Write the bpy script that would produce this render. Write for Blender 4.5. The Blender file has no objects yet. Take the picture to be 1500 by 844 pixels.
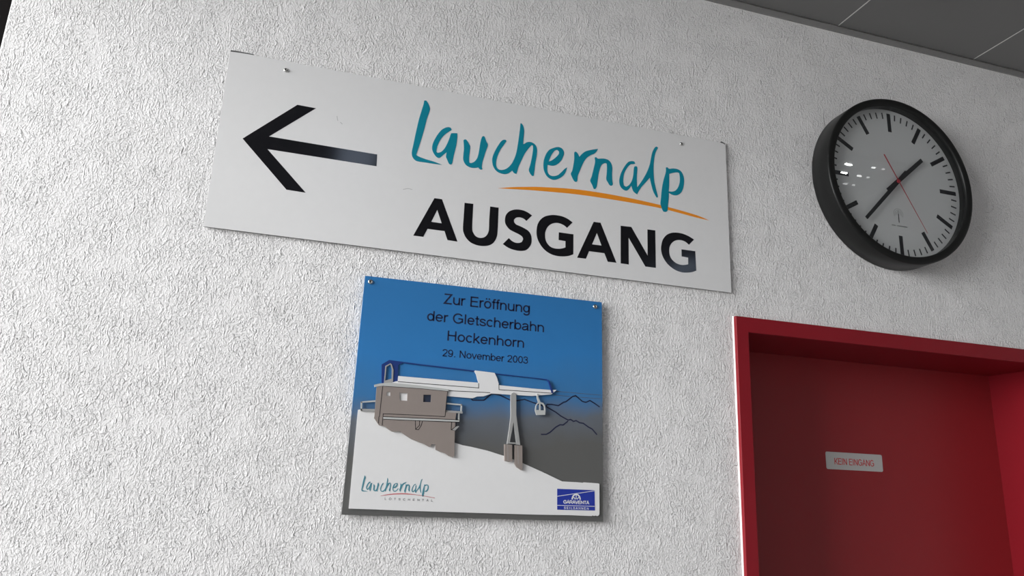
import bpy, bmesh, math, random
from mathutils import Vector, Matrix
from mathutils.geometry import tessellate_polygon

sc = bpy.context.scene
COL = sc.collection
random.seed(4)
PI = math.pi

# ---------------------------------------------------------------- camera (solved from the photo's vanishing points)
# world: X along the wall to the right, Y into the wall (wall face at Y = 0), Z up, floor at Z = 0
F = 1094.3                         # focal length in pixels of the 1500 x 844 frame
CX, CY = 750.0, 422.0
DIST, EYE = 1.62, 1.62             # camera to wall, camera above floor
ROT = ((0.9554256767985047, -0.03835625617082548, -0.2927295231552112),
       (0.11177626593438425, 0.9647093249695969, 0.23841557140939956),
       (0.2732541719496431, -0.26050857170017017, 0.9259953788129032))
cam_d = bpy.data.cameras.new('camera')
cam_d.sensor_width = 36.0
cam_d.lens = 36.0 * F / 1500.0
cam_d.clip_start = 0.02
cam = bpy.data.objects.new('camera', cam_d)
COL.objects.link(cam)
right = Vector((ROT[0][0], ROT[0][2], -ROT[0][1]))
up = -Vector((ROT[1][0], ROT[1][2], -ROT[1][1]))
back = -Vector((ROT[2][0], ROT[2][2], -ROT[2][1]))
M = Matrix((right, up, back)).transposed().to_4x4()
M.translation = Vector((0, -DIST, EYE))
cam.matrix_world = M
sc.camera = cam

# ---------------------------------------------------------------- daylight: overcast sky over snow, coming in by the window
world = bpy.data.worlds.new('overcast_sky')
sc.world = world
world.use_nodes = True
bg = world.node_tree.nodes['Background']
bg.inputs[0].default_value = (1.0, 0.992, 0.998, 1)
bg.inputs[1].default_value = 23.3
WX = -6.0                                            # far left wall's inner face, across a tall hall added for the light
HALL_X, HALL_Z = -1.42, 6.3                          # made-up ceiling edge at HALL_X shades the upper wall; hall is HALL_Z high
WIN = (-4.6, -0.6, 1.4, 5.9)                         # unseen window opening, placed to fit the wall's falloff: y0, y1, z0, z1
pl = bpy.data.lights.new('window_portal', 'AREA')
pl.shape = 'RECTANGLE'
pl.size, pl.size_y = WIN[1] - WIN[0], WIN[3] - WIN[2]
pl.cycles.is_portal = True
po = bpy.data.objects.new('window_portal', pl)
po.location = (WX - 0.12, (WIN[0] + WIN[1]) / 2, (WIN[2] + WIN[3]) / 2)
po.rotation_euler = (PI / 2, 0, -PI / 2)
COL.objects.link(po)
sc.view_settings.view_transform = 'Standard'
sc.view_settings.look = 'None'
sc.view_settings.gamma = 1.0
sc.view_settings.use_curve_mapping = False
sc.view_settings.exposure = 0.0


# ---------------------------------------------------------------- helpers
def at(u, v, y=0.0):
    """pixel of the photo -> (x, z) on the plane Y = y"""
    a, b = (u - CX) / F, (v - CY) / F
    d = [ROT[0][i] * a + ROT[1][i] * b + ROT[2][i] for i in range(3)]
    s = (DIST + y) / d[2]
    return d[0] * s, EYE - d[1] * s


def crop(ox, oy, s):
    """points read in an enlarged crop with origin ox, oy and magnification s"""
    return lambda pts: [(ox + p[0] / s, oy + p[1] / s) for p in pts]


def link(name, me, mat, parent=None, loc=(0, 0, 0)):
    o = bpy.data.objects.new(name, me)
    COL.objects.link(o)
    if mat is not None:
        me.materials.clear()
        me.materials.append(mat)
    o.location = loc
    if parent is not None:
        o.parent = parent
    return o


def empty(name, loc, label=None, cat=None, group=None):
    o = bpy.data.objects.new(name, None)
    o.empty_display_size = 0.05
    COL.objects.link(o)
    o.location = loc
    if label:
        tag(o, label, cat, group)
    return o


def tag(o, label, cat, group=None):
    o['label'] = label
    o['category'] = cat
    if group:
        o['group'] = group
    return o


def struct(o):
    o['kind'] = 'structure'
    return o


def box_bm(bm, x0, x1, y0, y1, z0, z1):
    vs = [bm.verts.new(p) for p in ((x0, y0, z0), (x1, y0, z0), (x1, y1, z0), (x0, y1, z0),
                                    (x0, y0, z1), (x1, y0, z1), (x1, y1, z1), (x0, y1, z1))]
    for f in ((0, 1, 5, 4), (1, 2, 6, 5), (2, 3, 7, 6), (3, 0, 4, 7), (4, 5, 6, 7), (3, 2, 1, 0)):
        bm.faces.new([vs[i] for i in f])


def done(bm, name, recalc=True):
    if recalc:
        bmesh.ops.recalc_face_normals(bm, faces=bm.faces)
    me = bpy.data.meshes.new(name)
    bm.to_mesh(me)
    bm.free()
    return me


def boxes(name, bl, mat, parent=None, origin=(0, 0, 0), bevel=0.0, seg=2):
    bm = bmesh.new()
    ox, oy, oz = origin
    for b in bl:
        box_bm(bm, b[0] - ox, b[1] - ox, b[2] - oy, b[3] - oy, b[4] - oz, b[5] - oz)
    if bevel:
        bmesh.ops.bevel(bm, geom=list(bm.edges), offset=bevel, segments=seg, affect='EDGES', profile=0.5)
    return link(name, done(bm, name), mat, parent)


def smooth_loop(pts, corner=48, n=5, closed=True):
    """Catmull-Rom through the traced points; sharp turns stay sharp"""
    m = len(pts)
    out = []
    flag = []
    for i in range(m):
        p, q, r = pts[i - 1], pts[i], pts[(i + 1) % m]
        a = math.atan2(q[1] - p[1], q[0] - p[0])
        b = math.atan2(r[1] - q[1], r[0] - q[0])
        t = abs((b - a + PI) % (2 * PI) - PI)
        flag.append(math.degrees(t) > corner or (not closed and i in (0, m - 1)))
    for i in range(m if closed else m - 1):
        p1, p2 = pts[i], pts[(i + 1) % m]
        p0 = p1 if flag[i] else pts[i - 1]
        p3 = p2 if flag[(i + 1) % m] else pts[(i + 2) % m]
        for k in range(n):
            t = k / n
            t2, t3 = t * t, t * t * t
            out.append(tuple(0.5 * (2 * p1[j] + (p2[j] - p0[j]) * t + (2 * p0[j] - 5 * p1[j] + 4 * p2[j] - p3[j]) * t2
                                    + (3 * p1[j] - p0[j] - 3 * p2[j] + p3[j]) * t3) for j in (0, 1)))
    if not closed:
        out.append(tuple(pts[-1]))
    return out


def plate_bm(bm, loops, yf, yb, o=(0, 0, 0)):
    """loops of (x, z): a flat plate from Y = yf (front) to yb (back); first loop outer, the others holes"""
    vecs = [[Vector((p[0], p[1], 0)) for p in lp] for lp in loops]
    tris = tessellate_polygon(vecs)
    flat = [p for lp in loops for p in lp]
    fr = [bm.verts.new((p[0] - o[0], yf - o[1], p[1] - o[2])) for p in flat]
    bk = [bm.verts.new((p[0] - o[0], yb - o[1], p[1] - o[2])) for p in flat]
    for t in tris:
        a, b, c = (flat[i] for i in t)
        ar = (b[0] - a[0]) * (c[1] - a[1]) - (b[1] - a[1]) * (c[0] - a[0])
        if abs(ar) < 1e-14:
            continue
        t = t if ar > 0 else (t[0], t[2], t[1])          # counter-clockwise in x,z -> faces -Y
        try:
            bm.faces.new([fr[i] for i in t])
            bm.faces.new([bk[i] for i in reversed(t)])
        except ValueError:
            pass
    k = 0
    for li, lp in enumerate(loops):
        n = len(lp)
        ar = sum(lp[i][0] * lp[(i + 1) % n][1] - lp[(i + 1) % n][0] * lp[i][1] for i in range(n))
        ccw = (ar > 0) == (li == 0)
        for i in range(n):
            a, b = k + i, k + (i + 1) % n
            try:
                bm.faces.new([fr[a], bk[a], bk[b], fr[b]] if ccw else [fr[b], bk[b], bk[a], fr[a]])
            except ValueError:
                pass
        k += n


def plate(name, loops, mat, parent, yf, thick):
    o = ORI[parent.name]
    bm = bmesh.new()
    plate_bm(bm, loops, yf, yf + thick, o)
    return link(name, done(bm, name, False), mat, parent)


ORI = {}                                                # world origin of each parent, meshes are stored relative to it


def root(name, loc, label, cat, group=None):
    o = empty(name, loc, label, cat, group)
    ORI[o.name] = loc
    return o


def sub(o, parent):
    ORI[o.name] = ORI[parent.name]
    return o


def px(pts, y, smooth=True, corner=48, n=5):
    q = [at(u, v, y) for u, v in pts]
    return smooth_loop(q, corner, n) if smooth else q


def ribbon_bm(bm, pts, w, yf, yb, o=(0, 0, 0), taper=None, closed=False):
    """a line of width w along (x, z) points"""
    n = len(pts)
    L, Rr = [], []
    for i in range(n):
        if closed:
            p, r = pts[i - 1], pts[(i + 1) % n]
        else:
            p, r = pts[max(i - 1, 0)], pts[min(i + 1, n - 1)]
        q = pts[i]
        d1 = Vector((q[0] - p[0], q[1] - p[1]))
        d2 = Vector((r[0] - q[0], r[1] - q[1]))
        if d1.length < 1e-9:
            d1 = d2.copy()
        if d2.length < 1e-9:
            d2 = d1.copy()
        d1.normalize()
        d2.normalize()
        t = d1 + d2
        if t.length < 1e-6:
            t = d1
        t.normalize()
        nn = Vector((-t.y, t.x))
        c = max(nn.dot(Vector((-d1.y, d1.x))), 0.42)
        h = w / 2 / c * (taper(i / max(n - 1, 1)) if taper else 1)
        L.append((q[0] + nn.x * h, q[1] + nn.y * h))
        Rr.append((q[0] - nn.x * h, q[1] - nn.y * h))
    vl = [[bm.verts.new((p[0] - o[0], y - o[1], p[1] - o[2])) for p in s] for s in (L, Rr) for y in (yf, yb)]
    lf, lb, rf, rb = vl
    rng = range(n) if closed else range(n - 1)
    for i in rng:
        j = (i + 1) % n
        bm.faces.new([rf[i], rf[j], lf[j], lf[i]])
        bm.faces.new([lf[i], lf[j], lb[j], lb[i]])
        bm.faces.new([rb[i], rb[j], rf[j], rf[i]])
    if not closed:
        bm.faces.new([rf[0], lf[0], lb[0], rb[0]])
        bm.faces.new([lf[-1], rf[-1], rb[-1], lb[-1]])


def line(name, polylines, w, mat, parent, yf, thick=0.0003, taper=None):
    bm = bmesh.new()
    for pts in polylines:
        ribbon_bm(bm, pts, w, yf, yf + thick, ORI[parent.name], taper)
    return link(name, done(bm, name, False), mat, parent)


# ---------------------------------------------------------------- materials
def mat(name, col, rough=0.5, metal=0.0, spec=0.5, bump=None, coat=0.0, emit=None):
    m = bpy.data.materials.new(name)
    m.use_nodes = True
    nt = m.node_tree
    p = nt.nodes['Principled BSDF']
    p.inputs['Base Color'].default_value = (*col, 1)
    p.inputs['Roughness'].default_value = rough
    p.inputs['Metallic'].default_value = metal
    p.inputs['Specular IOR Level'].default_value = spec
    p.inputs['Coat Weight'].default_value = coat
    if emit:
        p.inputs['Emission Color'].default_value = (*emit[0], 1)
        p.inputs['Emission Strength'].default_value = emit[1]
    tc = nt.nodes.new('ShaderNodeTexCoord')
    nz = nt.nodes.new('ShaderNodeTexNoise')
    nz.inputs['Scale'].default_value = bump[0] if bump else 60
    nz.inputs['Detail'].default_value = 4
    nt.links.new(tc.outputs['Object'], nz.inputs['Vector'])
    # slight colour unevenness
    mr = nt.nodes.new('ShaderNodeMapRange')
    mr.inputs['To Min'].default_value = 0.98
    mr.inputs['To Max'].default_value = 1.02
    nt.links.new(nz.outputs['Fac'], mr.inputs['Value'])
    mx = nt.nodes.new('ShaderNodeVectorMath')
    mx.operation = 'SCALE'
    mx.inputs[0].default_value = col
    nt.links.new(mr.outputs['Result'], mx.inputs['Scale'])
    nt.links.new(mx.outputs['Vector'], p.inputs['Base Color'])
    if bump:
        b = nt.nodes.new('ShaderNodeBump')
        b.inputs['Strength'].default_value = 1.0
        b.inputs['Distance'].default_value = bump[1]
        nt.links.new(nz.outputs['Fac'], b.inputs['Height'])
        nt.links.new(b.outputs['Normal'], p.inputs['Normal'])
    return m


def stucco():
    m = bpy.data.materials.new('white_stucco')
    m.use_nodes = True
    nt = m.node_tree
    N, Lk = nt.nodes, nt.links
    p = N['Principled BSDF']
    p.inputs['Roughness'].default_value = 0.75
    p.inputs['Specular IOR Level'].default_value = 0.3
    tc = N.new('ShaderNodeTexCoord')

    def noise(scale, detail=2.0, dist=0.0, vec=None, rough=0.5):
        n = N.new('ShaderNodeTexNoise')
        n.inputs['Scale'].default_value = scale
        n.inputs['Detail'].default_value = detail
        n.inputs['Distortion'].default_value = dist
        n.inputs['Roughness'].default_value = rough
        Lk.new(vec or tc.outputs['Object'], n.inputs['Vector'])
        return n

    def math_(op, a, b=None, c=None):
        n = N.new('ShaderNodeMath')
        n.operation = op
        for i, v in enumerate((a, b, c)):
            if v is None:
                continue
            if isinstance(v, (int, float)):
                n.inputs[i].default_value = v
            else:
                Lk.new(v, n.inputs[i])
        return n.outputs[0]

    def ramp(v, lo, hi):
        n = N.new('ShaderNodeMapRange')
        n.interpolation_type = 'SMOOTHSTEP'
        n.inputs['From Min'].default_value = lo
        n.inputs['From Max'].default_value = hi
        Lk.new(v, n.inputs['Value'])
        return n.outputs['Result']

    def mapped(rot, scl):
        n = N.new('ShaderNodeMapping')
        n.inputs['Rotation'].default_value = (0, rot, 0)
        n.inputs['Scale'].default_value = scl
        Lk.new(warp, n.inputs['Vector'])
        return n.outputs['Vector']

    wn = noise(22.0, 2.0)
    sc_ = N.new('ShaderNodeVectorMath')
    sc_.operation = 'MULTIPLY_ADD'
    Lk.new(wn.outputs['Color'], sc_.inputs[0])
    sc_.inputs[1].default_value = (0.028, 0.028, 0.028)
    Lk.new(tc.outputs['Object'], sc_.inputs[2])
    warp = sc_.outputs['Vector']
    # worm-like ridges dragged by the float in two directions, and grains between them
    r1 = ramp(noise(1.0, 2.5, 0.5, mapped(0.40, (190, 190, 92))).outputs['Fac'], 0.51, 0.60)
    r2 = ramp(noise(1.0, 2.5, 0.5, mapped(-0.55, (180, 180, 88))).outputs['Fac'], 0.52, 0.61)
    g = ramp(noise(230, 2.0, 0.4).outputs['Fac'], 0.50, 0.62)
    sel = ramp(noise(16.0, 2.0).outputs['Fac'], 0.40, 0.60)
    mixr = N.new('ShaderNodeMix')
    Lk.new(sel, mixr.inputs[0])
    Lk.new(r1, mixr.inputs[2])
    Lk.new(r2, mixr.inputs[3])
    dens = math_('MULTIPLY_ADD', ramp(noise(16.0, 3.0).outputs['Fac'], 0.32, 0.60), 0.65, 0.35)
    h = math_('MULTIPLY', mixr.outputs[0], dens)
    h = math_('MULTIPLY_ADD', math_('MULTIPLY', g, dens), 0.70, h)
    s1_ = ramp(noise(1.0, 1.0, 0.3, mapped(0.55, (190, 190, 22))).outputs['Fac'], 0.66, 0.74)
    s2_ = ramp(noise(1.0, 1.0, 0.3, mapped(-0.9, (190, 190, 24))).outputs['Fac'], 0.66, 0.74)
    h = math_('MULTIPLY_ADD', math_('ADD', s1_, s2_), 0.8, h)
    h = math_('MULTIPLY_ADD', noise(30.0, 3.0).outputs['Fac'], 0.22, h)
    b = N.new('ShaderNodeBump')
    b.inputs['Strength'].default_value = 1.0
    b.inputs['Distance'].default_value = 0.0017
    Lk.new(h, b.inputs['Height'])
    Lk.new(b.outputs['Normal'], p.inputs['Normal'])
    cr = N.new('ShaderNodeMix')
    cr.data_type = 'RGBA'
    cr.inputs[6].default_value = (0.79, 0.775, 0.77, 1)
    cr.inputs[7].default_value = (0.86, 0.845, 0.845, 1)
    Lk.new(noise(3.0, 3.0).outputs['Fac'], cr.inputs[0])
    Lk.new(cr.outputs[2], p.inputs['Base Color'])
    return m


def plaque_print(z0, z1, x0, x1):
    """airbrushed print of the plaque: blue sky above, fading to dark grey rock below (object space)"""
    m = bpy.data.materials.new('plaque_print')
    m.use_nodes = True
    nt = m.node_tree
    N, Lk = nt.nodes, nt.links
    p = N['Principled BSDF']
    p.inputs['Roughness'].default_value = 0.38
    tc = N.new('ShaderNodeTexCoord')
    sp = N.new('ShaderNodeSeparateXYZ')
    Lk.new(tc.outputs['Object'], sp.inputs[0])
    nz = N.new('ShaderNodeTexNoise')
    nz.inputs['Scale'].default_value = 9
    nz.inputs['Detail'].default_value = 3
    Lk.new(tc.outputs['Object'], nz.inputs['Vector'])
    mz = N.new('ShaderNodeMapRange')
    mz.inputs['From Min'].default_value = z0
    mz.inputs['From Max'].default_value = z1
    Lk.new(sp.outputs['Z'], mz.inputs['Value'])
    mx = N.new('ShaderNodeMapRange')
    mx.inputs['From Min'].default_value = x0
    mx.inputs['From Max'].default_value = x1
    Lk.new(sp.outputs['X'], mx.inputs['Value'])
    tilt = N.new('ShaderNodeMath')
    tilt.operation = 'MULTIPLY_ADD'
    Lk.new(mx.outputs[0], tilt.inputs[0])
    tilt.inputs[1].default_value = -0.10
    Lk.new(mz.outputs[0], tilt.inputs[2])
    s = N.new('ShaderNodeMath')
    s.operation = 'MULTIPLY_ADD'
    Lk.new(nz.outputs['Fac'], s.inputs[0])
    s.inputs[1].default_value = 0.16
    Lk.new(tilt.outputs[0], s.inputs[2])
    r = N.new('ShaderNodeValToRGB')
    e = r.color_ramp.elements
    e[0].position, e[0].color = 0.30, (0.105, 0.105, 0.102, 1)
    e[1].position, e[1].color = 0.44, (0.12, 0.135, 0.16, 1)
    for pos, c in ((0.55, (0.040, 0.165, 0.37, 1)), (0.72, (0.026, 0.18, 0.455, 1)), (1.0, (0.024, 0.160, 0.40, 1))):
        k = e.new(pos)
        k.color = c
    Lk.new(s.outputs[0], r.inputs['Fac'])
    Lk.new(r.outputs['Color'], p.inputs['Base Color'])
    return m


def thin_glass():
    m = bpy.data.materials.new('clear_glass')
    m.use_nodes = True
    nt = m.node_tree
    for n in list(nt.nodes):
        nt.nodes.remove(n)
    out = nt.nodes.new('ShaderNodeOutputMaterial')
    mx = nt.nodes.new('ShaderNodeMixShader')
    tr = nt.nodes.new('ShaderNodeBsdfTransparent')
    tr.inputs[0].default_value = (0.95, 0.96, 0.96, 1)
    gl = nt.nodes.new('ShaderNodeBsdfGlossy')
    gl.inputs['Roughness'].default_value = 0.015
    fr = nt.nodes.new('ShaderNodeFresnel')
    geo = nt.nodes.new('ShaderNodeNewGeometry')
    ior = nt.nodes.new('ShaderNodeMapRange')             # the same reflectance on entering and leaving the pane
    ior.inputs['To Min'].default_value = 1.5
    ior.inputs['To Max'].default_value = 1 / 1.5
    nt.links.new(geo.outputs['Backfacing'], ior.inputs['Value'])
    nt.links.new(ior.outputs[0], fr.inputs['IOR'])
    nt.links.new(fr.outputs[0], mx.inputs[0])
    nt.links.new(tr.outputs[0], mx.inputs[1])
    nt.links.new(gl.outputs[0], mx.inputs[2])
    nt.links.new(mx.outputs[0], out.inputs[0])
    return m


STUCCO = stucco()
RED = mat('red_enamel', (0.235, 0.0085, 0.016), 0.42, spec=0.25, bump=(320, 0.00006))
RED_DOOR = mat('red_door_paint', (0.27, 0.015, 0.020), 0.42, spec=0.38, bump=(260, 0.00006))
CAULK = mat('white_filler', (0.86, 0.84, 0.83), 0.5)
SIGNW = mat('white_sign_enamel', (0.715, 0.71, 0.71), 0.30)
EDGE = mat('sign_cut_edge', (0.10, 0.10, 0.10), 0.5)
BLACK = mat('black_vinyl', (0.006, 0.006, 0.008), 0.11)
TEAL = mat('teal_vinyl', (0.002, 0.215, 0.300), 0.45, spec=0.3)
ORANGE = mat('orange_vinyl', (0.80, 0.27, 0.015), 0.4)
STEEL = mat('screw_steel', (0.62, 0.62, 0.60), 0.22, 1.0)
SOCKET = mat('screw_socket', (0.03, 0.03, 0.03), 0.6)
SCUFF = mat('grey_scuff', (0.42, 0.42, 0.42), 0.6)
INK = mat('dark_blue_ink', (0.010, 0.013, 0.045), 0.4)
NAVY = mat('navy_enamel', (0.012, 0.036, 0.175), 0.35)
SLATE = mat('dark_slate_plate', (0.022, 0.032, 0.060), 0.4)
SNOW = mat('white_plate', (0.76, 0.755, 0.755), 0.35)
BROWN = mat('brown_plate', (0.265, 0.225, 0.205), 0.45)
GREYP = mat('grey_plate', (0.33, 0.33, 0.325), 0.4)
GREYL = mat('pale_grey_plate', (0.47, 0.48, 0.47), 0.4)
LINE = mat('black_line_ink', (0.012, 0.010, 0.012), 0.45)
ROPE = mat('grey_line_ink', (0.09, 0.085, 0.09), 0.45)
LOGOB = mat('logo_blue', (0.015, 0.035, 0.32), 0.4)
LOGOT = mat('small_logo_teal', (0.07, 0.24, 0.30), 0.45)
LOGOR = mat('small_logo_red', (0.52, 0.16, 0.17), 0.45)
SMALLG = mat('small_grey_ink', (0.10, 0.10, 0.105), 0.45)
CASE = mat('black_clock_case', (0.009, 0.0092, 0.009), 0.38, spec=0.25, bump=(500, 0.00004))
DIAL = mat('clock_dial_white', (0.72, 0.71, 0.71), 0.5)
MARK = mat('clock_mark_black', (0.012, 0.012, 0.016), 0.4)
HAND2 = mat('red_second_hand', (0.48, 0.03, 0.05), 0.4)
FAINT = mat('faint_grey_print', (0.22, 0.22, 0.22), 0.5)
GLASS = thin_glass()
PANEL = mat('grey_ceiling_metal', (0.185, 0.182, 0.182), 0.45)
CEILB = mat('ceiling_void_black', (0.02, 0.02, 0.02), 0.7)
SEAM = mat('light_seam_metal', (0.72, 0.72, 0.71), 0.35)
TRIM = mat('grey_wall_angle', (0.25, 0.245, 0.24), 0.5)
FLOORM = mat('grey_floor_tiles', (0.24, 0.235, 0.23), 0.35)
PLASTER = mat('grey_plaster', (0.32, 0.315, 0.31), 0.8, bump=(120, 0.0006))
DARK = mat('black_door_metal', (0.006, 0.005, 0.005), 0.85, spec=0.1)
FRAMEW = mat('dark_window_frame', (0.05, 0.05, 0.055), 0.4)
STICK = mat('aluminium_sticker', (0.50, 0.50, 0.49), 0.45, 0.0)
REDINK = mat('red_sticker_ink', (0.55, 0.05, 0.05), 0.5)
LAMP = mat('lit_lamp_lens', (0.9, 0.9, 0.9), 0.4, emit=((1.0, 1.0, 1.0), 40.0))
LAMP2 = mat('lit_lamp_lens_dimmer', (0.9, 0.9, 0.9), 0.4, emit=((1.0, 1.0, 1.0), 9.0))
LAMP3 = mat('lit_lamp_lens_faint', (0.9, 0.9, 0.9), 0.4, emit=((1.0, 1.0, 1.0), 4.0))
GLOW = mat('added_panel_glow', (0.8, 0.85, 0.95), 0.4, emit=((0.62, 0.76, 1.0), 2.3))  # glow of the unseen panels added for the sign's reflections

# ---------------------------------------------------------------- the room
CEIL = EYE + 0.8577 * DIST
TRZ = EYE + 0.8463 * DIST
XL, XR, YF = WX, 3.3, -5.2                     # left wall, right wall, wall behind the camera
EDGE_X = at(8, 36)[0]                          # free vertical edge of the stuccoed wall at the far left
FY = -0.013                                    # front of the red door frame
fx0 = at(1073.6, 463)[0]
fz1 = at(1074, 462, FY)[1]
fx1, fz0 = at(1097, 487, FY)
LEAF = 0.212                                   # face of the door leaf, deep in the reveal
jx = at(1447.5, 550, LEAF)[0]
fxr = jx + (fx1 - fx0)
WT = 0.30                                      # wall thickness
OPX = -2.05                                    # other side of the exit opening

# main wall: left pier with rounded plaster edge, lintel over the door, piece on the right
bm = bmesh.new()
box_bm(bm, EDGE_X, fx0 + 0.01, 0, WT, 0, CEIL + 0.1)
ed = [e for e in bm.edges if all(abs(v.co.x - EDGE_X) < 1e-6 and abs(v.co.y) < 1e-6 for v in e.verts)]
bmesh.ops.bevel(bm, geom=ed, offset=0.004, segments=4, affect='EDGES', profile=0.5)
box_bm(bm, fx0 + 0.01, fxr - 0.01, 0, WT, fz1 - 0.01, CEIL + 0.1)
box_bm(bm, fxr - 0.01, XR + 0.2, 0, WT, 0, CEIL + 0.1)
box_bm(bm, OPX, EDGE_X, 0, WT, 2.78, HALL_Z)
box_bm(bm, XL - 0.2, OPX, 0, WT, 0, HALL_Z)
struct(link('wall_back', done(bm, 'wall_back'), STUCCO))

struct(boxes('floor', [(XL - 0.2, XR + 0.2, YF - 0.2, WT, -0.1, 0)], FLOORM))
struct(boxes('wall_front', [(XL - 0.2, HALL_X + 0.2, YF - 0.2, YF, 0, HALL_Z), (HALL_X + 0.2, XR + 0.2, YF - 0.2, YF, 0, CEIL + 0.1)], PLASTER))
struct(boxes('wall_right', [(XR, XR + 0.2, YF, 0, 0, CEIL + 0.1)], PLASTER))
struct(boxes('wall_added_bulkhead', [(HALL_X, HALL_X + 0.2, YF, 0, CEIL + 0.05, HALL_Z)], PLASTER))  # unseen, added to close off daylight above the low ceiling
struct(boxes('ceiling_added_hall', [(XL - 0.2, HALL_X + 0.2, YF - 0.2, WT, HALL_Z, HALL_Z + 0.1)], PLASTER))  # unseen lid of the hall added to shape the daylight
y0, y1, z0, z1 = WIN
struct(boxes('wall_left', [(XL - 0.2, XL, YF, y0, 0, HALL_Z), (XL - 0.2, XL, y1, 0, 0, HALL_Z),
                           (XL - 0.2, XL, y0, y1, 0, z0), (XL - 0.2, XL, y0, y1, z1, HALL_Z)], PLASTER))
win = struct(empty('window_1', (XL - 0.1, (y0 + y1) / 2, z0)))
ORI[win.name] = tuple(win.location)
fx_ = (XL - 0.14, XL - 0.08)
ys = [y0 + (y1 - y0) * i / 3 for i in range(4)]
zs = [z0, (z0 + z1) / 2, z1]
boxes('window_frame', [(*fx_, y - 0.03, y + 0.03, z0, z1) for y in ys] + [(*fx_, y0, y1, z - 0.03, z + 0.03) for z in zs], FRAMEW, win, ORI[win.name])
for i in range(3):
    for j in range(2):
        boxes('pane', [(XL - 0.112, XL - 0.108, ys[i] + 0.03, ys[i + 1] - 0.03, zs[j] + 0.03, zs[j + 1] - 0.03)], GLASS, win, ORI[win.name])

# the dark exit door in the opening at the far left
dr2 = struct(empty('door_2', ((OPX + EDGE_X) / 2, 0.2, 0)))
ORI[dr2.name] = tuple(dr2.location)
boxes('leaf', [(OPX, EDGE_X, 0.16, 0.21, 0.005, 2.775)], DARK, dr2, ORI[dr2.name])
boxes('handle', [(OPX + 0.10, OPX + 0.24, 0.10, 0.12, 1.03, 1.05), (OPX + 0.10, OPX + 0.12, 0.12, 0.16, 1.03, 1.05)],
      STEEL, dr2, ORI[dr2.name], 0.004)

# ceiling: metal panels running away from the wall, pale seam strips, dark void behind
ceil = struct(empty('ceiling', (0, -2.0, CEIL)))
ORI[ceil.name] = (0, -2.0, CEIL)
boxes('void', [(HALL_X, XR + 0.2, YF - 0.2, 0, CEIL + 0.024, CEIL + 0.05)], CEILB, ceil, ORI[ceil.name])
s1, s2 = at(1225, 40)[0], at(1422.7, 89)[0]
pitch = s2 - s1
k0 = int(math.floor((HALL_X - s1) / pitch)) + 1
xs = [HALL_X] + [s1 + k * pitch for k in range(k0, 40) if HALL_X + 0.05 < s1 + k * pitch < XR - 0.05] + [XR]
strip = None
for a, b in zip(xs[:-1], xs[1:]):
    boxes('panel', [(a + 0.0022, b - 0.0022, YF, -0.0095, CEIL, CEIL + 0.02)], PANEL, ceil, ORI[ceil.name])
for a in xs[1:-1]:
    if strip is None:
        bm = bmesh.new()
        box_bm(bm, -0.0017, 0.0017, YF + 2.0, -0.0095 + 2.0, -0.0004, 0.02)
        strip = done(bm, 'seam_strip')
    link('seam_strip', strip, SEAM, ceil, (a, 0, 0))
# grey angle where the ceiling meets the wall
struct(boxes('trim_1', [(EDGE_X, XR, -0.0045, 0, TRZ, CEIL + 0.002)], TRIM))

# ---------------------------------------------------------------- red door in its deep steel frame
door = struct(empty('door_1', ((fx0 + fxr) / 2, 0.1, 0)))
ORI[door.name] = tuple(door.location)
bm = bmesh.new()
U = [(fx0, 0), (fx1, 0), (fx1, fz0), (jx, fz0), (jx, 0), (fxr, 0), (fxr, fz1), (fx0, fz1)]
plate_bm(bm, [U], FY, LEAF + 0.03, ORI[door.name])
bmesh.ops.remove_doubles(bm, verts=bm.verts, dist=1e-6)
sharp = [e for e in bm.edges if len(e.link_faces) == 2 and e.calc_face_angle(0) > 0.5]
bmesh.ops.bevel(bm, geom=sharp, offset=0.0022, segments=3, affect='EDGES', profile=0.5)
link('frame', done(bm, 'frame'), RED, door)
boxes('leaf', [(fx1 - 0.004, jx + 0.004, LEAF, LEAF + 0.045, 0.006, fz0 + 0.004)], RED_DOOR, door, ORI[door.name])
# bead of white filler against the frame's left side and top
bm = bmesh.new()
bx_, bz_ = fx0, fz1
prof = [(0, 0), (-0.0024, 0), (-0.0021, -0.0016), (-0.0012, -0.0028), (0, -0.0034)]
ring1 = [bm.verts.new((bx_ + p[0] - ORI[door.name][0], p[1] - ORI[door.name][1], 0)) for p in prof]
ring2 = [bm.verts.new((bx_ + p[0] - ORI[door.name][0], p[1] - ORI[door.name][1], bz_ + 0.001)) for p in prof]
for i in range(len(prof)):
    j = (i + 1) % len(prof)
    bm.faces.new([ring1[i], ring1[j], ring2[j], ring2[i]])
bm.faces.new(ring2)
link('filler_bead', done(bm, 'filler_bead'), CAULK, door)

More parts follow.
